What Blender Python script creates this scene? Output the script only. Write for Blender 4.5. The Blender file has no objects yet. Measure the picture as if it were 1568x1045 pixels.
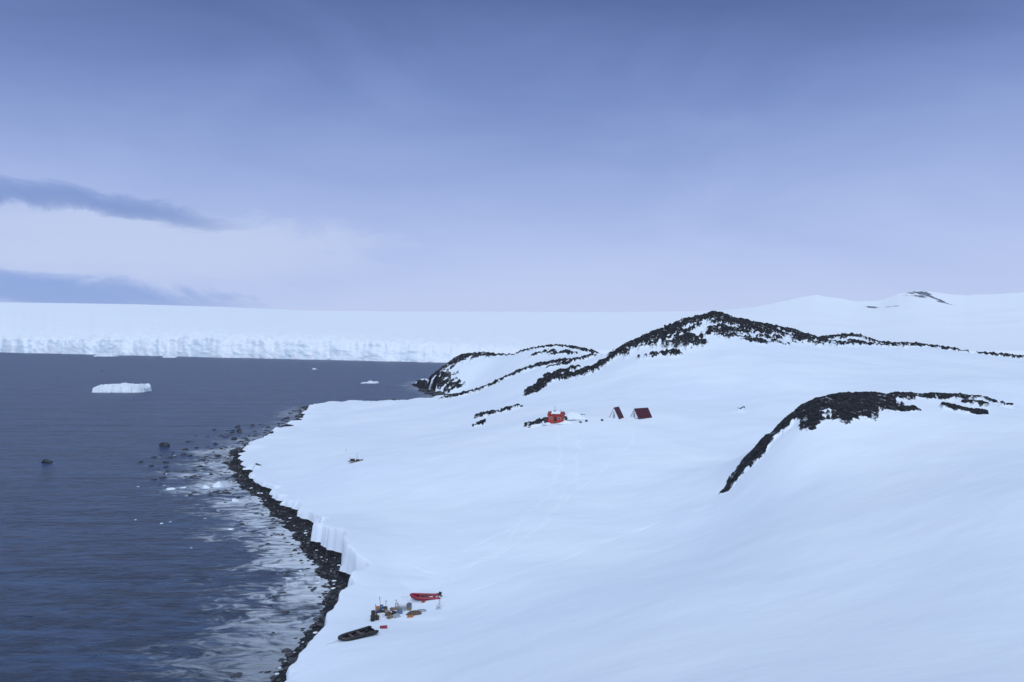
import bpy, math, random
import numpy as np
from mathutils import Vector, Matrix
random.seed(4); rng=np.random.default_rng(7)
F=1220.0; H=45.0; HV=520.0
def W(u,v,d):
    return ((u-784.0)/F*d, d, H-(v-HV)/F*d)
# ---------------------------------------------------------------- noise
def _h(ix,iy,seed):
    a=(ix.astype(np.int64)*374761393+iy.astype(np.int64)*668265263+seed*974711)&0xffffffff
    a=((a^(a>>13))*1274126177)&0xffffffff
    a=(a^(a>>16))
    return (a&0xffff)/65536.0*2*math.pi
def perlin(x,y,seed=0):
    x=np.asarray(x,float);y=np.asarray(y,float)
    ix=np.floor(x);iy=np.floor(y);fx=x-ix;fy=y-iy
    def g(ox,oy):
        a=_h(ix+ox,iy+oy,seed); return np.cos(a)*(fx-ox)+np.sin(a)*(fy-oy)
    sx=fx*fx*fx*(fx*(fx*6-15)+10); sy=fy*fy*fy*(fy*(fy*6-15)+10)
    a=g(0,0)*(1-sx)+g(1,0)*sx; b=g(0,1)*(1-sx)+g(1,1)*sx
    return (a*(1-sy)+b*sy)*1.5
def fbm(x,y,o=4,seed=0,gain=0.5):
    s=0;a=1.0;t=0
    for k in range(o):
        s=s+a*perlin(x*2**k,y*2**k,seed+k*17);t+=a;a*=gain
    return s/t
def ridged(x,y,o=4,seed=0):
    s=0;a=1.0;t=0
    for k in range(o):
        s=s+a*(1-2*np.abs(perlin(x*2**k,y*2**k,seed+k*13)));t+=a;a*=0.5
    return s/t
def sstep(a,b,x):
    t=np.clip((x-a)/(b-a),0,1); return t*t*(3-2*t)
# ---------------------------------------------------------------- node helpers
def newmat(name):
    m=bpy.data.materials.new(name);m.use_nodes=True
    nt=m.node_tree;b=nt.nodes['Principled BSDF'];return m,nt,b
def nd(nt,t,**k):
    n=nt.nodes.new(t)
    for a,v in k.items(): setattr(n,a,v)
    return n
def math_(nt,op,a,b=None,c=None,clamp=False):
    n=nd(nt,'ShaderNodeMath',operation=op,use_clamp=clamp)
    for i,v in enumerate((a,b,c)):
        if v is None: continue
        if isinstance(v,(int,float)): n.inputs[i].default_value=v
        else: nt.links.new(v,n.inputs[i])
    return n.outputs[0]
def mapr(nt,x,a,b,c=0.0,d=1.0,smooth=True):
    n=nd(nt,'ShaderNodeMapRange'); 
    if smooth:n.interpolation_type='SMOOTHSTEP'
    nt.links.new(x,n.inputs[0])
    for i,v in zip((1,2,3,4),(a,b,c,d)): n.inputs[i].default_value=v
    return n.outputs[0]
def mixc(nt,f,a,b,blend='MIX'):
    n=nd(nt,'ShaderNodeMix',data_type='RGBA',blend_type=blend)
    for s,v in ((n.inputs[0],f),(n.inputs[6],a),(n.inputs[7],b)):
        if isinstance(v,(int,float)): s.default_value=v
        elif isinstance(v,tuple): s.default_value=(*v,1)
        else: nt.links.new(v,s)
    return n.outputs[2]
def noise(nt,vec,scale,detail=4,rough=0.5,dist=0.0):
    n=nd(nt,'ShaderNodeTexNoise');n.inputs['Scale'].default_value=scale
    n.inputs['Detail'].default_value=detail;n.inputs['Roughness'].default_value=rough
    n.inputs['Distortion'].default_value=dist
    if vec is not None: nt.links.new(vec,n.inputs['Vector'])
    return n.outputs['Fac']
def mapping(nt,scale=(1,1,1),rot=(0,0,0),coord='Object'):
    tc=nd(nt,'ShaderNodeTexCoord');m=nd(nt,'ShaderNodeMapping')
    m.inputs['Scale'].default_value=scale;m.inputs['Rotation'].default_value=rot
    nt.links.new(tc.outputs[coord],m.inputs[0]);return m.outputs[0]
def attr(nt,name):
    return nd(nt,'ShaderNodeAttribute',attribute_name=name).outputs['Fac']
def bump(nt,h,strength,dist,b,prev=None):
    n=nd(nt,'ShaderNodeBump');n.inputs['Strength'].default_value=strength
    n.inputs['Distance'].default_value=dist;nt.links.new(h,n.inputs['Height'])
    if prev: nt.links.new(prev,n.inputs['Normal'])
    nt.links.new(n.outputs[0],b.inputs['Normal']);return n.outputs[0]
def simple(name,col,rough=0.6,var=0.25,scale=3.0,metal=0):
    m,nt,b=newmat(name)
    f=noise(nt,mapping(nt),scale,4,0.6)
    c=mixc(nt,mapr(nt,f,0.3,0.7),tuple(x*(1-var) for x in col),tuple(min(1,x*(1+var)) for x in col))
    nt.links.new(c,b.inputs['Base Color']);b.inputs['Roughness'].default_value=rough
    b.inputs['Metallic'].default_value=metal
    bump(nt,f,0.2,0.02,b);return m
SNOW=(0.80,0.87,0.96)
# ---------------------------------------------------------------- mesh helpers
def link(o,parent=None):
    bpy.context.scene.collection.objects.link(o)
    if parent is not None:o.parent=parent
    return o
def grid_mesh(name,X,Y,Z,mat,attrs={}):
    n,m=X.shape
    co=np.stack([X,Y,Z],-1).reshape(-1,3).astype(np.float32)
    idx=np.arange(n*m,dtype=np.int32).reshape(n,m)
    q=np.stack([idx[:-1,:-1],idx[:-1,1:],idx[1:,1:],idx[1:,:-1]],-1).reshape(-1,4)
    me=bpy.data.meshes.new(name)
    me.vertices.add(n*m);me.vertices.foreach_set('co',co.ravel())
    me.loops.add(q.size);me.loops.foreach_set('vertex_index',q.ravel())
    me.polygons.add(len(q));me.polygons.foreach_set('loop_start',np.arange(0,q.size,4,dtype=np.int32))
    me.polygons.foreach_set('loop_total',np.full(len(q),4,np.int32))
    me.polygons.foreach_set('use_smooth',np.ones(len(q),bool))
    me.update(calc_edges=True)
    for k,v in attrs.items():
        a=me.attributes.new(k,'FLOAT','POINT');a.data.foreach_set('value',v.astype(np.float32).ravel())
    me.materials.append(mat)
    return link(bpy.data.objects.new(name,me))
def mesh(name,verts,faces,mat,parent=None,smooth=False,bevel=0,loc=None,rot=None):
    me=bpy.data.meshes.new(name);me.from_pydata([tuple(v) for v in verts],[],faces);me.update()
    if smooth:
        me.polygons.foreach_set('use_smooth',np.ones(len(me.polygons),bool))
    me.materials.append(mat)
    o=link(bpy.data.objects.new(name,me),parent)
    if loc is not None:o.location=loc
    if rot is not None:o.rotation_euler=rot
    if bevel:
        b=o.modifiers.new('b','BEVEL');b.width=bevel;b.segments=2
    return o
def box(name,c,s,mat,parent=None,rz=0,bevel=0.0,rot=None):
    x,y,z=(k/2 for k in s)
    v=[(a*x,b*y,d*z) for d in(-1,1) for b in(-1,1) for a in(-1,1)]
    f=[(0,2,3,1),(4,5,7,6),(0,1,5,4),(2,6,7,3),(0,4,6,2),(1,3,7,5)]
    return mesh(name,v,f,mat,parent,bevel=bevel,loc=c,rot=rot or (0,0,rz))
def tube(name,pts,rad,mat,parent=None,n=12,flat=1.0):
    pts=[Vector(p) for p in pts];vs=[];fs=[]
    for i,p in enumerate(pts):
        t=(pts[min(i+1,len(pts)-1)]-pts[max(i-1,0)]).normalized()
        up=Vector((0,0,1)) if abs(t.z)<0.9 else Vector((1,0,0))
        s=t.cross(up).normalized();w=s.cross(t)
        r=rad[i] if isinstance(rad,(list,tuple)) else rad
        for k in range(n):
            a=2*math.pi*k/n;vs.append(p+s*math.cos(a)*r+w*math.sin(a)*r*flat)
    for i in range(len(pts)-1):
        for k in range(n):
            fs.append((i*n+k,i*n+(k+1)%n,(i+1)*n+(k+1)%n,(i+1)*n+k))
    fs.append(tuple(range(n))[::-1]);fs.append(tuple((len(pts)-1)*n+k for k in range(n)))
    return mesh(name,vs,fs,mat,parent,smooth=n>6)
def empty(name,loc,rz=0,rot=None):
    o=link(bpy.data.objects.new(name,None));o.location=loc;o.rotation_euler=rot or (0,0,rz);return o
# ---------------------------------------------------------------- coast
coast=[(-45,-50,0),(-42,20,0),(-34,60,0),(-30,88,0)]
for u,v in [(414,1045),(442,1010),(472,965),(490,935),(498,905),(482,868),(455,828),(418,785),(372,748),(344,715),(360,690),(425,660),(455,643),(462,632)]:
    d=H*F/(v-HV);coast.append(W(u,v,d))
for u,d in [(470,530),(540,552),(640,578),(685,605),(662,650),(650,700),(628,784),(645,860),(720,940),(1000,1000),(2400,1030)]:
    coast.append(W(u,520,d))
coast=[(c[0],c[1]) for c in coast]
poly=coast+[(1600,-60),(-45,-60)]
def sdist(X,Y):
    D=np.full(X.shape,1e9)
    for i in range(len(coast)-1):
        ax,ay=coast[i];bx,by=coast[i+1];dx,dy=bx-ax,by-ay
        t=np.clip(((X-ax)*dx+(Y-ay)*dy)/(dx*dx+dy*dy),0,1)
        D=np.minimum(D,np.hypot(X-ax-t*dx,Y-ay-t*dy))
    ins=np.zeros(X.shape,bool);n=len(poly)
    for i in range(n):
        ax,ay=poly[i];bx,by=poly[(i+1)%n]
        if ay==by:continue
        c=((ay>Y)!=(by>Y))&(X<(bx-ax)*(Y-ay)/(by-ay)+ax)
        ins^=c
    s=np.where(ins,D,-D)
    j=fbm(X/13,Y/13,3,3)*2.4*np.clip(Y/150,0.4,2.5)+fbm(X/40,Y/40,2,8)*4*np.clip((Y-200)/300,0,1)
    return s+j
# ---------------------------------------------------------------- terrain controls (u,v,distance)
CP=[(430,1040,100),(600,1045,88),(800,1045,72),(1000,1045,60),(1300,1045,48),(1568,1045,42),(1900,1045,38),(2200,900,60),
(590,975,110),(680,932,124),(653,915,131),(800,885,128),(900,850,140),(1000,820,150),(1060,785,158),
(1000,930,90),(1200,900,85),(1400,850,85),(1568,800,85),(1200,800,118),(1400,720,128),(1568,700,120),(1900,700,110),
(800,960,98),(650,1000,98),(520,1000,104),
(1112,752,165),(1150,702,168),(1185,667,172),(1215,637,175),(1260,612,180),(1330,607,182),(1420,608,185),(1500,612,188),(1600,632,190),(1900,640,190),
(1230,668,160),(1330,652,160),(1480,638,165),(1250,720,145),(1450,680,145),(1150,760,150),
(1300,640,240),(1450,635,240),(1200,680,215),(1600,640,250),
(850,642,258),(800,660,250),(965,637,262),(1060,640,265),(1150,630,270),(1100,600,310),(1250,590,310),(1400,590,300),(1568,590,300),(1900,590,300),
(1100,705,205),(1000,700,215),(900,700,215),(800,700,215),(1000,760,178),(900,780,172),(800,790,168),(700,850,148),(600,870,144),
(572,878,139),(536,840,147),(495,803,168),(460,785,192),(420,752,222),(375,705,275),(390,692,298),(440,668,345),(480,650,392),(530,630,468),(600,621,480),(680,612,488),
(650,700,232),(545,707,238),(450,722,250),(500,660,360),(600,650,368),(700,655,320),(600,760,198),(520,780,190),(700,780,182),
(765,634,325),(740,615,400),(830,598,368),(880,576,388),(938,548,400),(900,610,320),
(740,598,470),(800,570,455),(860,556,450),(850,577,398),(920,560,398),
(655,592,765),(680,570,735),(698,551,722),(740,543,700),(780,546,690),(800,540,650),(850,532,620),(900,540,580),
(720,592,630),(760,572,615),(820,556,560),(870,547,520),
(955,535,410),(990,518,420),(1040,497,430),(1065,490,430),(1095,483,430),(1130,494,435),(1165,500,440),(1215,510,450),(1250,521,450),(1310,517,470),(1350,529,470),(1400,531,480),(1470,540,480),(1560,550,485),(1750,552,500),(2000,540,520),
(1000,547,375),(1080,518,402),(1110,540,372),(1200,535,390),(1200,560,340),(1350,552,380),(1500,562,380),(1000,580,335),(1000,612,298),(1750,575,380)]
pts=[W(*c) for c in CP]
pts+=[(0,15,37),(25,22,35),(-15,30,27),(-30,50,9),(60,30,35),(60,60,24),(0,45,25),(-26,75,3.5)]
for u in (1000,1100,1250,1400,1600,1900,2300):
    x,y,_=W(u,520,575);pts.append((x,y,26)); x,y,_=W(u,520,980);pts.append((x,y,3))
for u,d,z in [(950,520,27),(900,700,22),(800,820,14),(740,860,6),(690,800,6),(760,760,16),(1500,700,20)]:
    x,y,_=W(u,520,d);pts.append((x,y,z))
pts=np.array(pts)
def warp(x,y): return x/y, np.log(y)*0.6
PA,PB=warp(pts[:,0],pts[:,1]);n=len(pts)
def U(r2): return 0.5*r2*np.log(r2+1e-9)
K=U((PA[:,None]-PA)**2+(PB[:,None]-PB)**2)+np.eye(n)*2e-5
P=np.stack([np.ones(n),PA,PB],1)
A=np.block([[K,P],[P.T,np.zeros((3,3))]])
wts=np.linalg.solve(A,np.r_[pts[:,2],0,0,0])
def tps(a,b):
    z=wts[n]+wts[n+1]*a+wts[n+2]*b
    for i in range(n): z=z+wts[i]*U((a-PA[i])**2+(b-PB[i])**2)
    return z
# rock strokes: (points(u,d), radius m, strength)
ST=[([(1112,164),(1130,166),(1150,168)],2.2,1.5),([(1140,167),(1185,171),(1210,173)],4.2,1.5),([(1200,172),(1235,175),(1262,178)],6.0,1.6),
([(1235,172),(1285,171),(1325,174)],8.8,1.55),([(1240,178),(1330,180)],5,1.6),([(1240,164),(1315,166)],5.5,1.25),
([(1260,181),(1330,182),(1420,185),(1502,188)],4.2,1.6),([(1340,178),(1400,181),(1450,182)],4.5,1.15),
([(1455,171),(1492,168)],3.2,1.4),([(1480,178),(1500,176)],2.5,1.2),([(1368,168),(1398,168)],2.2,1.35),
([(938,400),(955,408),(990,418),(1040,427),(1065,428),(1095,428)],8,1.6),
([(950,402),(1000,408),(1050,416)],9,1.15),
([(1000,398),(1060,406),(1110,408),(1150,413)],18,.95),
([(1060,428),(1095,427),(1130,431),(1165,436)],11,1.35),([(1165,438),(1215,446),(1255,449)],9,1.3),
([(1120,418),(1170,422),(1215,428),(1250,434)],15,.95),
([(985,376),(1030,376)],5,1.25),([(1150,396),(1190,400)],6,.95),([(1060,392),(1100,396)],6,.9),
([(1255,450),(1310,468),(1350,470)],7,1.2),([(1350,455),(1400,478),(1470,480)],7,1.15),
([(1510,482),(1568,485)],6,1.3),([(1280,430),(1350,440)],8,.85),([(1370,455),(1420,462)],7,.95),
([(645,775),(665,755),(682,735),(702,722)],28,1.4),([(700,722),(740,705),(782,692)],16,1.3),([(675,700),(700,712),(730,705)],28,1.15),([(715,690),(750,690)],14,.95),
([(640,735),(665,690),(690,640)],12,1.15),
([(800,652),(850,622),(905,582)],8,1.3),([(820,600),(870,560)],7,.9),
([(690,486),(740,471),(800,455),(860,450)],6.5,1.5),([(700,478),(760,462),(790,456)],7,1.05),
([(815,372),(835,385),(850,398)],5,1.35),([(848,390),(885,388),(925,398)],8,1.55),([(810,362),(830,375)],4,1.1),
([(845,402),(880,407)],5,1.2),([(740,335),(765,328),(788,331)],4.5,1.4),([(728,300),(738,302)],2.5,1.4),([(850,430),(900,440)],5,.95),
([(815,256),(835,257),(855,256)],3.4,1.5),([(870,258),(893,259)],1.2,1.1),
([(1130,272),(1140,272)],0.8,1.0),([(1535,180),(1550,180)],.8,1.1),([(390,262),(398,262)],0.9,1.1)]
def rockf(X,Y):
    R=np.zeros(X.shape)
    for ps,r,s in ST:
        for (u0,d0),(u1,d1) in zip(ps[:-1],ps[1:]):
            ax,ay,_=W(u0,520,d0);bx,by,_=W(u1,520,d1);dx,dy=bx-ax,by-ay
            t=np.clip(((X-ax)*dx+(Y-ay)*dy)/(dx*dx+dy*dy),0,1)
            D=np.hypot(X-ax-t*dx,Y-ay-t*dy)
            R=np.maximum(R,s*np.clip(1.3-D/r,0,1))
    return R
NC,NR=1150,1080
ta=np.linspace(-0.44,1.15,NC)
kk=np.linspace(math.log(16),math.log(1060),4000)
den=0.8+1.5*sstep(4.5,4.8,kk)*(1-sstep(5.3,5.7,kk))+0.5*sstep(5.6,5.8,kk)*(1-sstep(6.3,6.5,kk))
cum=np.cumsum(den);cum=(cum-cum[0])/(cum[-1]-cum[0])
ly=np.interp(np.linspace(0,1,NR),cum,kk)
TA,LY=np.meshgrid(ta,ly);Y=np.exp(LY);X=TA*Y
Zb=tps(TA,LY*0.6)
Zb=np.maximum(Zb,2.8+fbm(X/16,Y/16,2,5)*1.6)
S=sdist(X,Y);R0=rockf(X,Y)
sc=np.clip(Y/180,0.8,2.2)
ca,sa=math.cos(0.5),math.sin(0.5)
xr=X*ca+Y*sa;yr=-X*sa+Y*ca
nz=fbm(xr/(5.2*sc),yr/(2.4*sc),5,21,0.64)
amp=0.85+0.7*sstep(250,380,Y)
R=(R0*0.66+nz*amp)*np.clip(R0*5,0,1)
rk=sstep(0.42,0.62,R)
crag=(ridged(xr/8,yr/5,5,31)*1.0+fbm(X/2.2,Y/2.2,3,33)*0.5)
Z=Zb+rk*(crag*1.1+0.6)*np.clip(Y/260,0.6,1.8)
Z+=(1-rk)*(fbm(X/34,Y/34,3,41)*1.2+fbm(xr/11,yr/5,3,43)*0.12)
bw=2.9+fbm(X/9,Y/9,2,51)*2.4+1.0*np.clip((Y-250)/100,0,1)
asy=lambda c,a,b_:np.where(Y<c,np.exp(-((Y-c)/a)**2),np.exp(-((Y-c)/b_)**2))
bw+=4.0*asy(142,7,3.0)+1.8*asy(160,8,3)+1.6*asy(186,10,4)+fbm(X/2.6,Y/2.6,2,57)*0.9
beach=np.where(S<0,np.maximum(S*0.22,-4),np.minimum(S*0.22,1.3))+fbm(X/1.6,Y/1.6,3,55)*0.2
wall=sstep(0,1.0,(S-bw)/np.clip(Y/130,1.1,2.5))
Z=beach*(1-wall)+Z*wall
bz=1-sstep(1.5,3.0,S-bw)
tracks=[[(684,920),(780,888),(860,860),(950,822),(1010,800)],[(690,885),(760,850),(800,800),(840,760),(860,700),(855,660)],[(690,890),(640,870),(720,845),(850,780),(900,740),(960,690),(985,645)],[(560,710),(700,700),(800,690),(900,670)],[(700,860),(760,855),(840,800),(880,720),(890,670)],[(890,648),(1000,640),(1130,632)]]
T=np.zeros(X.shape)
def lookup(G,x,y):
    i=float(np.interp(math.log(y),ly,np.arange(NR)));j=(x/y-ta[0])/(ta[1]-ta[0])
    i=min(max(i,0),NR-1.001);j=min(max(j,0),NC-1.001);a=int(i);b=int(j);p=i-a;q=j-b
    return (G[a,b]*(1-q)+G[a,b+1]*q)*(1-p)+(G[a+1,b]*(1-q)+G[a+1,b+1]*q)*p
def hz(x,y): return float(lookup(Z,x,y))
def stand(u,v):
    """walk along a survey bearing until the ground is met"""
    t=(u-784)/F;k=(v-HV)/F;d=60.0
    while d<1000:
        if H-k*d<=max(hz(t*d,d),0):break
        d+=0.25
    return (t*d,d,max(hz(t*d,d),0.0))
for tr in tracks:
    w=[stand(*p) for p in tr]
    for a,b in zip(w[:-1],w[1:]):
        ax,ay=a[:2];dx,dy=b[0]-ax,b[1]-ay
        t=np.clip(((X-ax)*dx+(Y-ay)*dy)/(dx*dx+dy*dy+1e-6),0,1)
        D=np.hypot(X-ax-t*dx+fbm(X/11,Y/11,2,61)*2.5,Y-ay-t*dy)
        T=np.maximum(T,np.exp(-(D/0.4)**2))
Z=Z-T*0.10
px,py,_p=stand(1090,708)
rr_=np.hypot((X-px)/13,(Y-py)/9)
Z=Z-0.7*np.exp(-(rr_)**4)
m,nt,b=newmat('snow_and_rock')
mp=mapping(nt)
geo=nd(nt,'ShaderNodeNewGeometry');sz=nd(nt,'ShaderNodeSeparateXYZ');nt.links.new(geo.outputs['Position'],sz.inputs[0])
lowz=mapr(nt,sz.outputs[2],1.55,2.1,1.1,0)
ra=math_(nt,'MAXIMUM',attr(nt,'rock'),math_(nt,'MULTIPLY',attr(nt,'beach'),lowz));tk=attr(nt,'track')
fn=noise(nt,mp,0.55,7,0.64)
rv=math_(nt,'ADD',ra,math_(nt,'MULTIPLY',math_(nt,'SUBTRACT',fn,0.5),0.8))
mask=mapr(nt,rv,0.49,0.57)
big=noise(nt,mp,0.02,3,0.5)
snowc=mixc(nt,mapr(nt,big,0.35,0.65),(0.765,0.85,0.955),(0.82,0.89,0.97))
snowc=mixc(nt,math_(nt,'MULTIPLY',tk,0.45),snowc,(0.90,0.94,0.98))
rn=noise(nt,mp,1.0,6,0.62)
rockc=mixc(nt,mapr(nt,rn,0.35,0.7),(0.009,0.011,0.015),(0.036,0.038,0.044))
dust=mapr(nt,noise(nt,mp,0.7,5,0.65),0.58,0.64)
lw=mapr(nt,ra,0.50,0.95,0.8,0.06,False)
rockc=mixc(nt,math_(nt,'MULTIPLY',dust,lw),rockc,(0.7,0.76,0.84))
nt.links.new(mixc(nt,mask,snowc,rockc),b.inputs['Base Color'])
nt.links.new(mapr(nt,mask,0,1,0.65,0.85,False),b.inputs['Roughness'])
b.inputs['Specular IOR Level'].default_value=0.2
wind=noise(nt,mapping(nt,(0.25,1.0,1.0),(0,0,0.5)),0.35,5,0.55)
n1=bump(nt,wind,0.3,0.45,b)
n2=nd(nt,'ShaderNodeBump');n2.inputs['Distance'].default_value=0.7;nt.links.new(rn,n2.inputs['Height']);nt.links.new(n1,n2.inputs['Normal']);nt.links.new(mask,n2.inputs['Strength']);nt.links.new(n2.outputs[0],b.inputs['Normal'])
terrain=grid_mesh('snowy_ground',X,Y,Z,m,{'rock':R,'track':T,'beach':bz})
# ---------------------------------------------------------------- sea
wa=np.linspace(-1.6,1.6,900);wl=np.linspace(math.log(14),math.log(45000),620)
WA,WL=np.meshgrid(wa,wl);WY=np.exp(WL);WX=WA*WY
near=WY<900
SS=np.full(WX.shape,-500.0);SS[near]=sdist(WX[near],WY[near])
m,nt,b=newmat('sea_water')
b.inputs['IOR'].default_value=1.33
sh=attr(nt,'shore');mp=mapping(nt)
st=mapping(nt,(0.35,1.6,1),(0,0,0.25))
f1=noise(nt,st,0.08,6,0.72,1.0)
f4=noise(nt,mapping(nt,(0.45,1.3,1),(0,0,0.15)),0.45,5,0.7,0.6)
f2=noise(nt,mapping(nt,(0.55,1.2,1),(0,0,0.9)),0.22,8,0.70,2.2)
f3=noise(nt,mapping(nt,(1,1,1)),0.055,3,0.5,0.5)
geo=nd(nt,'ShaderNodeNewGeometry');sx=nd(nt,'ShaderNodeSeparateXYZ');nt.links.new(geo.outputs['Position'],sx.inputs[0])
band=mapr(nt,sh,-30,2,0,1,False)
fo=math_(nt,'ADD',math_(nt,'MULTIPLY',band,0.36),math_(nt,'ADD',f2,math_(nt,'MULTIPLY',math_(nt,'SUBTRACT',f3,0.5),0.6)))
foam=mapr(nt,fo,0.64,0.88)
foam=math_(nt,'MULTIPLY',foam,mapr(nt,sh,-38,-8,0.0,0.95))
foam=math_(nt,'MULTIPLY',foam,mapr(nt,sx.outputs[1],260,420,1,0.4))
foam=math_(nt,'MULTIPLY',foam,mapr(nt,sx.outputs[1],105,150,0.45,1))
fs_=math_(nt,'ADD',math_(nt,'MULTIPLY',f1,0.5),math_(nt,'MULTIPLY',f4,0.5))
deep=mixc(nt,mapr(nt,fs_,0.38,0.62),(0.003,0.013,0.042),(0.036,0.086,0.190))
nt.links.new(mixc(nt,foam,deep,(0.74,0.81,0.90)),b.inputs['Base Color'])
nt.links.new(mapr(nt,foam,0,0.6,0.32,0.8,False),b.inputs['Roughness'])
w1=noise(nt,mapping(nt,(0.5,1.4,1),(0,0,0.2)),0.35,6,0.7,0.5)
w2=noise(nt,mapping(nt,(0.12,1,1),(0,0,-0.1)),0.03,4,0.6)
p=bump(nt,w1,1.0,1.5,b)
bump(nt,w2,0.5,6.0,b,p)
grid_mesh('sea_water',WX,WY,np.zeros(WX.shape),m,{'shore':SS})
# ---------------------------------------------------------------- glacier and ice cap
ga=np.linspace(-0.85,1.35,1500);gu=ga*F+784
vb=np.interp(gu,[-400,0,690,2400],[534,540,556,556]);d0=H*F/(vb-HV)
vt=np.interp(gu,[-400,0,150,300,450,600,700,2400],[521,521,523,520,523,530,536,540])
zt=H+(HV-vt)/F*d0
gv=np.interp(gu,[-400,-200,0,200,340,450,600,784,950,1100,1150,1200,1245,1280,1310,1350,1375,1400,1430,1480,1568,1700,1900,2200],
 [455,461,463,466,470,475,477,477.5,478,476,471,461,451,457,462,459,450,445,448,452,448,435,450,440])
mt=sstep(1120,1240,gu)
gk=np.exp(-np.linspace(-3,3,31)**2);gk/=gk.sum();gv=np.convolve(np.pad(gv,15,mode='edge'),gk,'valid')
gv=gv+fbm(gu/60,gu*0,3,71)*3*mt
ds=np.interp(gu,[-400,700,1100,1300,2400],[6500,5600,5200,6200,6200])
zs=H+(HV-gv)/F*ds
rows=[];RX=[];RZ=[];RC=[]
iceu=1-sstep(690,900,gu)*0.95
nf,nb=46,260
jag=(ridged(ga*d0/110,ga*0+.3,3,81)*16)*iceu+fbm(ga*d0/260,ga*0,3,83)*70
topn=(fbm(ga*d0/60,ga*0+5,4,85)*15+ridged(ga*d0/17,ga*0+9,2,87)*3)*iceu
gy=d0+jag
for i in range(nf):
    t=i/(nf-1);z=-2+(zt+topn+2)*t
    y=gy+45*t**1.5+(ridged(ga*d0/34,z/22+0*ga,4,91)*-6+fbm(ga*d0/40,z/16+ga*0,4,93)*11*t)*iceu
    rows.append(y);RZ.append(z);RC.append(iceu)
yl=rows[-1]
for i in range(1,nb+1):
    w=(i/nb)**1.8
    y=yl+(ds-yl)*w
    pw=1+1.3*mt
    z=(zt)+(zs-zt)*w**pw
    dd=(y-yl)
    z=z+topn*np.exp(-dd/60)
    cre=np.exp(-dd/480)*(1-np.exp(-dd/10))*iceu
    z=z+cre*(ridged(ga*y/60,y/42,4,95)*9+fbm(ga*y/20,y/16,2,96)*3)
    z=z+(fbm(ga*y/900,y/700,3,97)*10)*sstep(300,1500,dd)*(1-w**3)
    z=z+mt*ridged(ga*y/900,y/1100,2,99)*22*np.sin(math.pi*w)
    rows.append(y);RZ.append(z);RC.append(cre*0.8)
rows.append(rows[-1]+600);RZ.append(RZ[-1]-150);RC.append(RC[-1]*0)
GY=np.array(rows);GZ=np.array(RZ);GX=ga[None,:]*GY
GR=np.zeros(GX.shape)
for cu,cv,ru,rv in [(1404,450,24,4.5),(1385,456,15,4),(1415,449,18,4),(1400,461,10,13),(1300,474,9,3)]:
    xc=(cu-784)/F*6100;zc=H+(HV-cv)/F*6100
    q=np.hypot((GX-xc+(GZ-zc)*-0.9)/(ru*5),(GZ-zc)/(rv*6))
    GR=np.maximum(GR,np.clip(1.3-q,0,1)*(GY>4200))
m,nt,b=newmat('glacier_ice');mp=mapping(nt)
ice=attr(nt,'ice');rk_=attr(nt,'rock')
geo=nd(nt,'ShaderNodeNewGeometry');sn=nd(nt,'ShaderNodeSeparateXYZ');nt.links.new(geo.outputs['Normal'],sn.inputs[0])
steep=mapr(nt,sn.outputs[2],0.35,0.9,1,0)
vor=noise(nt,mapping(nt,(1,0.6,0.55)),0.030,7,0.6,0.6)
blue=math_(nt,'MULTIPLY',math_(nt,'MULTIPLY',steep,ice),mapr(nt,vor,0.42,0.62,0.05,0.8))
c=mixc(nt,blue,(0.84,0.89,0.96),(0.68,0.82,0.92))
crack=mapr(nt,noise(nt,mapping(nt,(1,0.6,0.6)),0.05,6,0.65,0.5),0.60,0.70)
c=mixc(nt,math_(nt,'MULTIPLY',math_(nt,'MULTIPLY',crack,ice),0.4),c,(0.45,0.60,0.76))
rr=math_(nt,'ADD',rk_,math_(nt,'MULTIPLY',math_(nt,'SUBTRACT',noise(nt,mapping(nt,(1,0.3,1.5),(0,0.7,0)),0.02,6,0.7),0.5),2.6))
c=mixc(nt,math_(nt,'MULTIPLY',math_(nt,'MULTIPLY',mapr(nt,rr,0.62,0.75),mapr(nt,rk_,0,0.1)),0.9),c,(0.10,0.11,0.15))
nt.links.new(c,b.inputs['Base Color']);b.inputs['Roughness'].default_value=0.8;b.inputs['Specular IOR Level'].default_value=0.1
gb=nd(nt,'ShaderNodeBump');gb.inputs['Distance'].default_value=5;nt.links.new(noise(nt,mp,0.05,6,0.6),gb.inputs['Height'])
nt.links.new(math_(nt,'MULTIPLY',ice,0.4),gb.inputs['Strength']);nt.links.new(gb.outputs[0],b.inputs['Normal'])
grid_mesh('glacier',GX,GY,GZ,m,{'ice':np.array(RC),'rock':GR})
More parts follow.
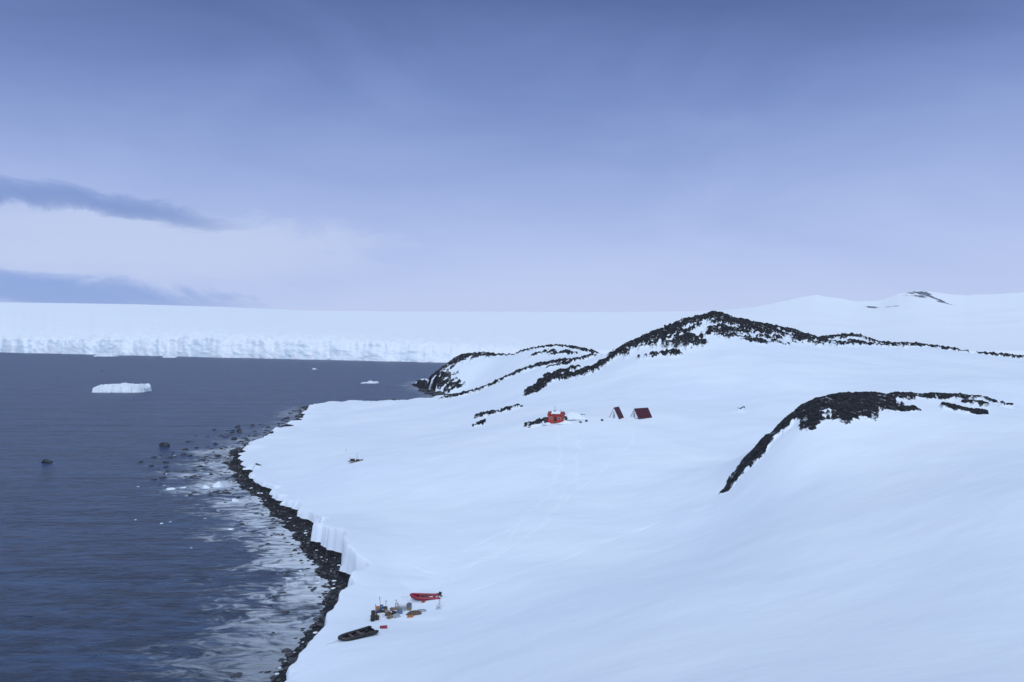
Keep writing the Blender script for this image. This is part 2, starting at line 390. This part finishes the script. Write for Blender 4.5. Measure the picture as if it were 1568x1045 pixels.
# ---------------------------------------------------------------- rocks / ice scatter
def ico(sub=2):
    import bmesh
    bm=bmesh.new();bmesh.ops.create_icosphere(bm,subdivisions=sub,radius=1)
    v=np.array([q.co[:] for q in bm.verts]);f=np.array([[q.index for q in g.verts] for g in bm.faces]);bm.free();return v,f
IV,IF=ico(2);IV3,IF3=ico(4)
def rockshape(seed,V=IV,amp=0.45):
    r=np.random.default_rng(seed);v=V.copy()
    for _ in range(9):
        nn=r.normal(size=3);nn/=np.linalg.norm(nn);h=r.uniform(0.45,0.85)
        dd=v@nn-h;v=v-np.where(dd>0,dd,0)[:,None]*nn
    v=v*(1+0.12*fbm(v[:,0]*2.5+seed,v[:,1]*2.5+v[:,2]*2,3,seed)[:,None])
    return v
shapes=[rockshape(i) for i in range(10)]
def scatter(name,items,mat,smooth=False):
    VV=[];FF=[];o=0
    for (x,y,z,sx_,sy_,sz_,rz,k) in items:
        v=shapes[k%10]*np.array([sx_,sy_,sz_]);c,s=math.cos(rz),math.sin(rz)
        v=np.stack([v[:,0]*c-v[:,1]*s+x,v[:,0]*s+v[:,1]*c+y,v[:,2]+z],1)
        VV.append(v);FF.append(IF+o);o+=len(v)
    V=np.concatenate(VV).astype(np.float32);Fc=np.concatenate(FF).astype(np.int32)
    me=bpy.data.meshes.new(name);me.vertices.add(len(V));me.vertices.foreach_set('co',V.ravel())
    me.loops.add(Fc.size);me.loops.foreach_set('vertex_index',Fc.ravel())
    me.polygons.add(len(Fc));me.polygons.foreach_set('loop_start',np.arange(0,Fc.size,3,dtype=np.int32));me.polygons.foreach_set('loop_total',np.full(len(Fc),3,np.int32))
    me.update(calc_edges=True);me.materials.append(mat)
    return link(bpy.data.objects.new(name,me))
stone=simple('wet_stone',(0.034,0.036,0.042),0.5,0.75,0.8)
icem=simple('sea_ice',(0.80,0.88,0.95),0.5,0.05,0.7)
def along(n,smin,smax,ymin,ymax,size,seed,pw=1.0,flat=0.6,thr=-0.15,big=1.6):
    r=np.random.default_rng(seed);out=[]
    segs=[(coast[i],coast[i+1]) for i in range(3,len(coast)-6)]
    L=np.array([math.hypot(b[0]-a[0],b[1]-a[1]) for a,b in segs])
    tries=0
    while len(out)<n and tries<60000:
        tries+=1
        k=r.choice(len(segs),p=L/L.sum());(ax,ay),(bx,by)=segs[k];t=r.random()
        L_=L[k];nx,ny=(by-ay)/L_,-(bx-ax)/L_
        s=smin+(smax-smin)*r.random()**pw
        x=ax+(bx-ax)*t+nx*s;y=ay+(by-ay)*t+ny*s
        if not(ymin<y<ymax):continue
        if s<0 and perlin(np.array([x/8]),np.array([y/8]),77)[0]<thr and r.random()<.85:continue
        q=size*(0.35+r.random()**3*big)*max(1,y/300)
        z=hz(x,y)
        if z>1.45: continue
        z=max(z,-0.12)
        out.append((x,y,z,q*r.uniform(.8,1.4),q*r.uniform(.8,1.3),q*flat,r.random()*6.3,int(r.integers(10))))
    return out
it=along(3400,-2.5,9,70,560,0.34,1)+along(480,-12,0,95,560,0.36,2,0.6,thr=.05,big=2.2)+along(240,-34,-3,230,430,0.5,3,0.7,thr=.1,big=2.4)+along(250,-3,10,560,900,1.1,9)
scatter('beach_boulders',it,stone)
scatter('shore_brash_ice',along(520,-10,4.5,95,560,0.30,5,0.7,0.4)+along(70,-32,-4,150,330,0.4,6,1,0.4),icem)
def seaobj(u,v,w,hh,name,mat,seed,seg=3,dep=0.6):
    d=H*F/(v-HV);x=(u-784)/F*d;sx_=w/F*d/2
    r=np.random.default_rng(seed);V=IV3.copy()
    for _ in range(12):
        nn=r.normal(size=3);nn/=np.linalg.norm(nn);h=r.uniform(0.5,0.9);q=V@nn-h;V=V-np.where(q>0,q,0)[:,None]*nn
    V=V*(1+0.13*fbm(V[:,0]*3+seed,V[:,1]*3+V[:,2]*2,4,seed)[:,None])
    V=V*np.array([sx_,sx_*dep,hh/F*d])*1.15
    o=mesh(name,V,[tuple(map(int,f)) for f in IF3],mat,loc=(x,d,0));return o
for i,(u,v,w,h) in enumerate([(72,709,20,6),(251,684,15,7),(367,662,9,5),(357,674,10,4),(298,722,5,2),(322,728,6,3),(285,731,8,2),(155,569,3,1.5)]):
    seaobj(u,v,w,h,'sea_rock',stone,100+i)
def iceberg(u,v,w,h,name,seed,shape):
    d=H*F/(v-HV);x=(u-784)/F*d;L=w/F*d;hh=h/F*d
    nx,ny=120,40;xs=np.linspace(-1,1,nx);ys=np.linspace(-1,1,ny);XX,YY=np.meshgrid(xs,ys)
    edge=0.97-np.abs(XX)**5-np.abs(YY)**4+fbm(XX*3+seed,YY*3,4,seed)*0.2
    top=np.interp(XX,np.linspace(-1,1,len(shape)),shape)*(1+fbm(XX*5,YY*3,4,seed+3)*0.3)
    ZZ=sstep(0.0,0.10,edge)*top*hh-0.35
    return grid_mesh(name,x+XX*L/2,d+YY*L*0.3+fbm(XX*7,ZZ/2,3,seed+5)*1.6,ZZ,icem)
iceberg(187,600,80,12,'iceberg',4,[.35,.75,.95,.9,1.0,.95,.8,.9,.95,.5])
iceberg(163,546,34,5,'iceberg',5,[.3,.4,.9,.6,.3,.5,.8,.4])
iceberg(260,548,20,4.5,'iceberg',6,[.2,.9,.7,.5,.2])
iceberg(566,587,28,4,'iceberg',8,[.2,.5,.3,1,.6,.8,.3])
for i,(u,v,w,h) in enumerate([(262,750,14,4),(280,748,10,3),(315,748,12,4),(333,746,16,8),(360,768,10,4),(482,566,7,2)]):
    seaobj(u,v,w,h,'ice_floe',icem,200+i)
# ---------------------------------------------------------------- huts
red=simple('red_paint',(0.40,0.035,0.022),0.6,0.25)
dred=simple('maroon_roof',(0.062,0.010,0.022),0.6,0.25)
white=simple('white_paint',(0.72,0.75,0.79),0.5,0.05)
snowm=simple('packed_snow',SNOW,0.7,0.03,1.0)
glass=simple('window_glass',(0.02,0.03,0.045),0.15,0.1)
dark=simple('dark_rubber',(0.015,0.015,0.018),0.5,0.4)
wood=simple('weathered_wood',(0.20,0.15,0.10),0.75,0.3)
metal=simple('galvanised_metal',(0.42,0.44,0.47),0.4,0.15,metal=0.8)
orange=simple('orange_plastic',(0.40,0.13,0.04),0.6,0.3)
grey=simple('grey_tarp',(0.3,0.33,0.38),0.7,0.3)
brown=simple('brown_tarp',(0.10,0.07,0.055),0.75,0.4)
bluem=simple('blue_tarp',(0.10,0.17,0.30),0.6,0.2)
x,y,z=stand(852,645)
hut=empty('red_hut',(x,y,z-0.45),math.radians(-14));hut.scale=(.84,.84,.84)
def gable(name,L,Wd,h0,h1,mat,parent,th=0.0,x0=0):
    a,b_=L/2,Wd/2
    v=[(-a,-b_,h0),(a,-b_,h0),(a,b_,h0),(-a,b_,h0),(-a,0,h1),(a,0,h1)]
    v=[(p[0]+x0,p[1],p[2]) for p in v]
    return mesh(name,v,[(0,1,5,4),(2,3,4,5),(0,4,3),(1,2,5),(0,3,2,1)],mat,parent)
box('walls',(0,0,1.0),(5.6,4.2,3.2),red,hut,bevel=.03)
def roofslab(L,Wd,h0,h1,th,mat,name,parent,oh=0.3):
    a,b_=L/2+oh,Wd/2+oh;dz=(h1-h0)/(Wd/2)*oh
    v=[]
    for s in (0,th):
        v+=[(-a,-b_,h0-dz+s),(a,-b_,h0-dz+s),(a,0,h1+s),(-a,0,h1+s),(a,b_,h0-dz+s),(-a,b_,h0-dz+s)]
    f=[(6,7,8,9),(9,8,10,11),(1,0,3,2),(2,3,5,4),(0,1,7,6),(4,5,11,10),(0,6,9,3),(3,9,11,5),(1,2,8,7),(2,4,10,8)]
    return mesh(name,v,f,mat,parent)
gable('gable_ends',5.58,4.18,2.6,3.75,red,hut)
roofslab(5.6,4.2,2.62,3.8,0.1,simple('red_roof',(0.26,0.022,0.018),.6,.2),'roof',hut)
roofslab(3.2,3.0,3.12,3.93,0.10,snowm,'roof_snow',hut,oh=0.1)
for k,xx in enumerate((-1.7,1.5)):
    box('window_frame_%d'%k,(xx,-2.12,1.55),(0.95,0.06,0.8),white,hut);box('window_%d'%k,(xx,-2.16,1.55),(0.8,0.05,0.66),glass,hut)
box('door',(0,-2.13,1.0),(0.9,0.07,1.95),dark,hut);box('door_step',(0,-2.6,0.1),(1.4,0.8,0.3),wood,hut)
box('lean_to',(-3.7,0.3,0.6),(1.8,2.6,2.3),simple('dark_boards',(0.05,0.04,0.045),.8,.3),hut,bevel=.03)
box('lean_to_roof',(-3.7,0.25,1.85),(2.0,2.9,0.14),snowm,hut)
box('roof_cabin',(-0.6,0,4.05),(0.8,0.8,0.7),grey,hut,bevel=.04)
tube('radio_mast',[(-0.6,0,4.3),(-0.6,0,6.2)],0.05,metal,hut,8)
tube('stove_pipe',[(1.5,0.4,3.5),(1.5,0.4,4.6)],0.12,metal,hut,10)
for k,(a,b_) in enumerate([(-3,-2),(2.5,-2),(-0.5,3)]): tube('stay_%d'%k,[(-0.6,0,6.0),(a,b_,2.6)],0.02,metal,hut,5)
def aframe(u,v,rz,L,Wd,h):
    x,y,z=stand(u,v);e=empty('a_frame_hut',(x,y,z-0.2),math.radians(rz))
    gable('gable_walls',L,Wd*0.92,0,h*0.94,white,e)
    a,b_=L/2+.06,Wd/2
    for s,nm in ((-1,'roof_panel_front'),(1,'roof_panel_back')):
        v_=[(-a,s*b_,0),(a,s*b_,0),(a,0,h),(-a,0,h),(-a,s*(b_-.15),0),(a,s*(b_-.15),0),(a,0,h-.2),(-a,0,h-.2)]
        mesh(nm,v_,[(0,1,2,3),(7,6,5,4),(0,4,5,1),(3,2,6,7),(0,3,7,4),(1,5,6,2)],dred,e)
    box('door',(-L/2-.03,0,.9),(.06,.7,1.5),grey,e);box('window',(-L/2-.03,0,2.1),(.05,.35,.3),glass,e)
    tube('ridge_cap',[(-a-.02,0,h+.02),(a+.02,0,h+.02)],0.06,metal,e,6)
aframe(944,640,58,3.8,3.8,3.6)
aframe(982,639,34,6.0,4.0,3.1)
def drift(u,v,L,Wd,h,rz,name='snow_drift'):
    x,y,z=stand(u,v);xs=np.linspace(-1,1,50);XX,YY=np.meshgrid(xs,xs)
    r=np.hypot(XX,YY)*(1+.35*fbm(XX*1.5+u,YY*1.5,2,int(u)))
    ZZ=(1-sstep(0.15,1.0,r))*h*(1+.25*fbm(XX*2,YY*2,3,int(u)))-0.3
    c,s=math.cos(rz),math.sin(rz);lx,lyy=XX*L/2,YY*Wd/2
    return grid_mesh(name,x+lx*c-lyy*s,y+lx*s+lyy*c,z+ZZ,snowm)
drift(876,641,11,7,2.1,0.1);drift(868,648,6,3.0,1.0,0.0);drift(842,649,5,2.5,.7,0.2)
for i,(u,v) in enumerate([(889,648),(898,646),(922,645)]):
    x,y,z=stand(u,v);e=empty('supply_crate',(x,y,z),i);box('crate_body',(0,0,.25),(.8,.5,.5),[wood,dark,dark,dark][i],e,bevel=.03);box('crate_lid',(0,0,.53),(.86,.56,.06),grey,e)
# ---------------------------------------------------------------- boats
def boat(u,v,rz,L,tubem,inm,name,tilt=0,eng=True):
    x,y,z=stand(u,v);e=empty(name,(x,y,z+0.24),rot=(0,tilt,rz));hw=L*0.19;r=L*0.052
    P_=[(L*0.52,hw,0.02),(L*0.45,hw,0),(L*.2,hw,0),(-L*.1,hw,0.02),(-L*.28,hw*.85,.08),(-L*.4,hw*.5,.2),(-L*.46,hw*.15,.28)]
    P_+=[(p[0],-p[1],p[2]) for p in P_[::-1]]
    Rr=[r*.35,r,r,r,r,r*.95,r*.9];Rr+=Rr[::-1]
    V_=np.array(P_);t=np.linspace(0,len(P_)-1,70);path=[];
    for q in t:
        i=int(min(q,len(P_)-2));f=q-i;p0=V_[max(i-1,0)];p1=V_[i];p2=V_[i+1];p3=V_[min(i+2,len(P_)-1)]
        path.append(tuple(.5*((2*p1)+(-p0+p2)*f+(2*p0-5*p1+4*p2-p3)*f*f+(-p0+3*p1-3*p2+p3)*f**3)))
    rad=[float(np.interp(q,range(len(Rr)),Rr)) for q in t]
    tube('inflatable_tube',path,rad,tubem,e,14)
    half=[p for p in path[:35]]
    vs=[(p[0],p[1]*.9,-r*.6) for p in half]+[(p[0],-p[1]*.9,-r*.6) for p in half]
    fs=[(i,i+1,35+i+1,35+i) for i in range(34)]
    mesh('floor',vs,fs,inm,e)
    box('transom',(L*.42,0,.02),(.08,hw*1.8,r*2.2),dark,e)
    box('thwart_seat',(L*.08,0,.1),(.35,hw*1.8,.08),brown,e);box('thwart_seat_fore',(-L*.15,0,.1),(.3,hw*1.7,.08),brown,e)
    box('fuel_tank',(L*.3,.2,.0),(.5,.35,.3),tubem,e,bevel=.04);box('kit_bag',(-L*.02,-.2,.05),(.7,.4,.35),dark,e,bevel=.1)
    tube('bow_line',[(-L*.48,0,.2),(-L*.6,.2,-.15),(-L*.8,.5,-.25)],.025,grey,e,6)
    for s in (-1,1): tube('grab_line',[(L*.3,s*(hw+r*1.02),.06),(0,s*(hw+r*1.05),.0),(-L*.22,s*(hw+r*.8),.1)],.03,dark,e,6)
    if eng:
        box('outboard_cowl',(L*.49,0,.62),(.5,.36,.42),dark,e,bevel=.08,rot=(0,.3,0))
        tube('outboard_leg',[(L*.48,0,.45),(L*.56,0,-.1)],.09,dark,e,8);tube('tiller',[(L*.47,0,.55),(L*.36,.1,.6)],.03,dark,e,6)
    return e
redr=simple('red_rubber',(0.27,0.012,0.035),0.45,0.2)
boat(651,917,0.03,4.9,redr,dark,'inflatable_boat',tilt=0.02)
boat(546,976,math.radians(38),5.4,dark,simple('boat_liner',(0.05,0.05,0.055),.7,.4),'inflatable_boat',tilt=-0.06,eng=False)
# ---------------------------------------------------------------- shore camp
def crate(u,v,s,mat,rz):
    x,y,z=stand(u,v);e=empty('supply_crate',(x,y,z-.05),rz)
    box('crate_body',(0,0,s[2]/2),s,mat,e,bevel=.02);box('crate_lid',(0,0,s[2]+.03),(s[0]*1.05,s[1]*1.05,.05),mat,e,bevel=.01)
    for k in(-1,1): box('batten_%d'%k,(k*s[0]*.3,0,s[2]/2),(.06,s[1]*1.06,s[2]*.98),wood,e)
def drum(u,v,mat):
    x,y,z=stand(u,v);e=empty('fuel_drum',(x,y,z-.05))
    tube('drum_shell',[(0,0,0),(0,0,.3),(0,0,.31),(0,0,.33),(0,0,.6),(0,0,.61),(0,0,.63),(0,0,.9)],[.29,.29,.31,.29,.29,.31,.29,.29],mat,e,16)
    tube('drum_cap',[(.12,0,.9),(.12,0,.94)],.05,dark,e,8)
def pole(u,v,h,lean=0,flag=None):
    x,y,z=stand(u,v);e=empty('marker_pole',(x,y,z),rot=(0,lean,0));tube('shaft',[(0,0,-.2),(0,0,h)],.035,wood,e,6)
    box('pole_collar',(0,0,h*.9),(.12,.12,.1),dark,e)
def heap(u,v,L,Wd,h,mat,rz,name='tarp_covered_pile'):
    x,y,z=stand(u,v);V=IV3.copy();r=np.random.default_rng(int(u*7+v))
    for _ in range(9):
        nn=r.normal(size=3);nn[2]=abs(nn[2]);nn/=np.linalg.norm(nn);hh=r.uniform(.45,.8);q=V@nn-hh;V=V-np.where(q>0,q,0)[:,None]*nn
    V=V*(1+.12*fbm(V[:,0]*4,V[:,1]*4+V[:,2]*3,3,int(u))[:,None])
    V=V*np.array([L/2,Wd/2,h]);mesh(name,V,[tuple(map(int,f)) for f in IF3],mat,loc=(x,y,z),rot=(0,0,rz))
cm=[white,grey,wood,dark,bluem,white,wood,white,orange,redr,grey,dark]
for a in [(583,946,(1.0,.6,.5),white,.3),(594,941,(.8,.5,.45),grey,.1),(603,938,(1.1,.6,.6),wood,-.2),(575,950,(.8,.7,.6),dark,.6),(612,941,(.7,.5,.4),bluem,.5),(597,948,(1.0,.5,.3),wood,.9),(618,934,(.8,.6,.7),white,.2),(587,963,(1.0,.5,.3),redr,.25),(608,930,(.6,.6,.5),white,.1),(590,935,(.6,.5,.5),dark,.1),(648,923,(.5,.4,.4),redr,.4)]: crate(*a)
rr2=random.Random(11)
for i in range(26):
    u=rr2.uniform(572,628);v=950-(u-572)*.3+rr2.uniform(-9,4)
    crate(u,v,(rr2.uniform(.35,1.0),rr2.uniform(.3,.7),rr2.uniform(.2,.6)),cm[rr2.randrange(12)],rr2.uniform(0,3))
drum(570,952,dark);drum(571,945,dark);drum(578,938,orange);drum(584,936,bluem)
heap(636,942,3.2,1.9,1.05,brown,.25);heap(628,946,1.5,.9,.45,orange,.3);heap(645,938,1.8,1.2,.8,grey,.1);heap(606,946,2.2,1.2,.6,grey,.2);heap(596,944,1.8,1.2,.6,brown,.6)
for a in [(573,948,2.2,.1,None),(583,938,2.4,-.08,None),(590,940,2.0,.05,None),(603,938,2.0,.2,None),(612,940,1.8,-.25,None),(672,932,1.4,.1,None)]: pole(*a)
x,y,z=stand(671,934);e=empty('folding_chair',(x,y,z),.3)
for k,(a,b_) in enumerate([((-.35,-.3,0),(.3,-.3,1.1)),((-.35,.3,0),(.3,.3,1.1)),((.35,-.3,0),(-.3,-.3,.6)),((.35,.3,0),(-.3,.3,.6))]): tube('leg_%d'%k,[a,b_],.035,metal,e,6)
box('seat',(-.02,0,.5),(.6,.6,.04),white,e);box('backrest',(.25,0,.9),(.05,.6,.35),white,e)
x,y,z=stand(546,707);e=empty('equipment_sled',(x,y,z-.15),.05)
for s in(-.7,.7): tube('runner',[(-2.6,s,.35),(-2.2,s,.1),(2.3,s,.08)],.06,wood,e,8)
box('deck',(0,0,.28),(4.4,1.5,.12),wood,e);box('cargo_box',(-1.2,0,.62),(1.2,1.1,.55),dark,e,bevel=.04);box('cargo_bag',(.3,0,.55),(1.1,1.0,.42),dark,e,bevel=.12);box('cargo_case',(1.5,.1,.52),(.8,.9,.36),brown,e,bevel=.04)
tube('mast',[(.1,0,.3),(.1,0,2.6)],.05,wood,e,6);tube('short_mast',[(-2.0,.2,.3),(-2.05,.2,1.4)],.05,wood,e,6);tube('tow_bar',[(2.2,0,.2),(3.2,0,.15)],.04,metal,e,6)
pole(530,692,.9)
# ---------------------------------------------------------------- sky
w=bpy.data.worlds.new('World');bpy.context.scene.world=w;w.use_nodes=True;nt=w.node_tree
bg=nt.nodes['Background'];out=nt.nodes['World Output']
sky=nd(nt,'ShaderNodeTexSky');sky.sky_type='NISHITA';sky.sun_disc=False
sky.sun_elevation=math.radians(34);sky.sun_rotation=math.radians(185)
nt.links.new(sky.outputs[0],bg.inputs[0]);bg.inputs[1].default_value=0.07
tc=nd(nt,'ShaderNodeTexCoord');sp=nd(nt,'ShaderNodeSeparateXYZ');nt.links.new(tc.outputs['Generated'],sp.inputs[0])
sxo,syo,szo=sp.outputs
aa=math_(nt,'DIVIDE',sxo,syo);tt=math_(nt,'DIVIDE',szo,syo)
cn=noise(nt,mapping(nt,(2.6,2.6,8),coord='Generated'),1.0,6,0.55,0.5)
zz=math_(nt,'ADD',szo,math_(nt,'MULTIPLY',math_(nt,'SUBTRACT',cn,0.5),0.12))
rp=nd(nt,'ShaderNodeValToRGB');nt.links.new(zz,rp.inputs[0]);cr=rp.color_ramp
stops=[(0.0,(.525,.63,.905)),(.05,(.515,.615,.905)),(.098,(.465,.565,.875)),(.177,(.355,.455,.785)),(.29,(.200,.285,.585)),(.385,(.104,.160,.38)),(.47,(.110,.170,.39)),(.65,(.46,.56,.79)),(1.0,(.80,.92,1.0))]  # highest stops, unseen above the view, brightened to add light on the snow
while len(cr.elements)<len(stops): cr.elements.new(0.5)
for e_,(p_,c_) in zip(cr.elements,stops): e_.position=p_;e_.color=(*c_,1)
wn=noise(nt,mapping(nt,(7,7,26),coord='Generated'),1.0,6,0.6,0.6)
wo=math_(nt,'SUBTRACT',wn,0.5)
def blob(ac,t0,wa_,wt,k,amp,e0=0.1,e1=1.35):
    da=math_(nt,'DIVIDE',math_(nt,'SUBTRACT',aa,ac),wa_)
    da=math_(nt,'ADD',da,math_(nt,'MULTIPLY',wo,1.2))
    dt=math_(nt,'SUBTRACT',tt,t0);dt=math_(nt,'SUBTRACT',dt,math_(nt,'MULTIPLY',math_(nt,'SUBTRACT',aa,ac),k))
    dt=math_(nt,'ADD',dt,math_(nt,'MULTIPLY',wo,amp))
    dt=math_(nt,'DIVIDE',dt,wt)
    r2=math_(nt,'ADD',math_(nt,'POWER',math_(nt,'ABSOLUTE',da),2.0),math_(nt,'POWER',math_(nt,'ABSOLUTE',dt),2.0))
    return mapr(nt,r2,e0,e1,1,0)
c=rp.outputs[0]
c=mixc(nt,math_(nt,'MULTIPLY',blob(-.48,.122,.32,.05,-.06,.08,0.1,1.3),0.9),c,(.54,.635,.89))
c=mixc(nt,math_(nt,'MULTIPLY',blob(-.57,.176,.19,.019,-.12,.085,0.0,1.6),0.75),c,(.18,.28,.60))
c=mixc(nt,math_(nt,'MULTIPLY',blob(-.46,.154,.12,.012,-.10,.07,0.0,1.6),0.55),c,(.21,.31,.62))
c=mixc(nt,math_(nt,'MULTIPLY',blob(-.62,.062,.27,.027,-.09,.06),0.75),c,(.21,.34,.70))
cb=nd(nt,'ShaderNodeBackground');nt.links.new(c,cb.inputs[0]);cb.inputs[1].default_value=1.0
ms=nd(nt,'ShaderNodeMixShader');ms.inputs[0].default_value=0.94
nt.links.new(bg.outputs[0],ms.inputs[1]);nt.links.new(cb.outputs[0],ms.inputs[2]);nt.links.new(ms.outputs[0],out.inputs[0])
sl=bpy.data.lights.new('sun','SUN');sl.energy=1.35;sl.angle=math.radians(14);sl.color=(0.84,0.91,1.0)
so=link(bpy.data.objects.new('sun',sl));so.rotation_euler=(math.radians(56),0,math.radians(-5))
# ---------------------------------------------------------------- camera
cd=bpy.data.cameras.new('camera');cd.sensor_width=36;cd.lens=28.0;cd.clip_end=60000;cd.clip_start=0.5
co=link(bpy.data.objects.new('camera',cd));co.location=(0,0,H);co.rotation_euler=(math.radians(90)-2.5/F,0,0)
sc_=bpy.context.scene;sc_.camera=co;sc_.view_settings.view_transform='Standard';sc_.view_settings.look='None';sc_.view_settings.exposure=0
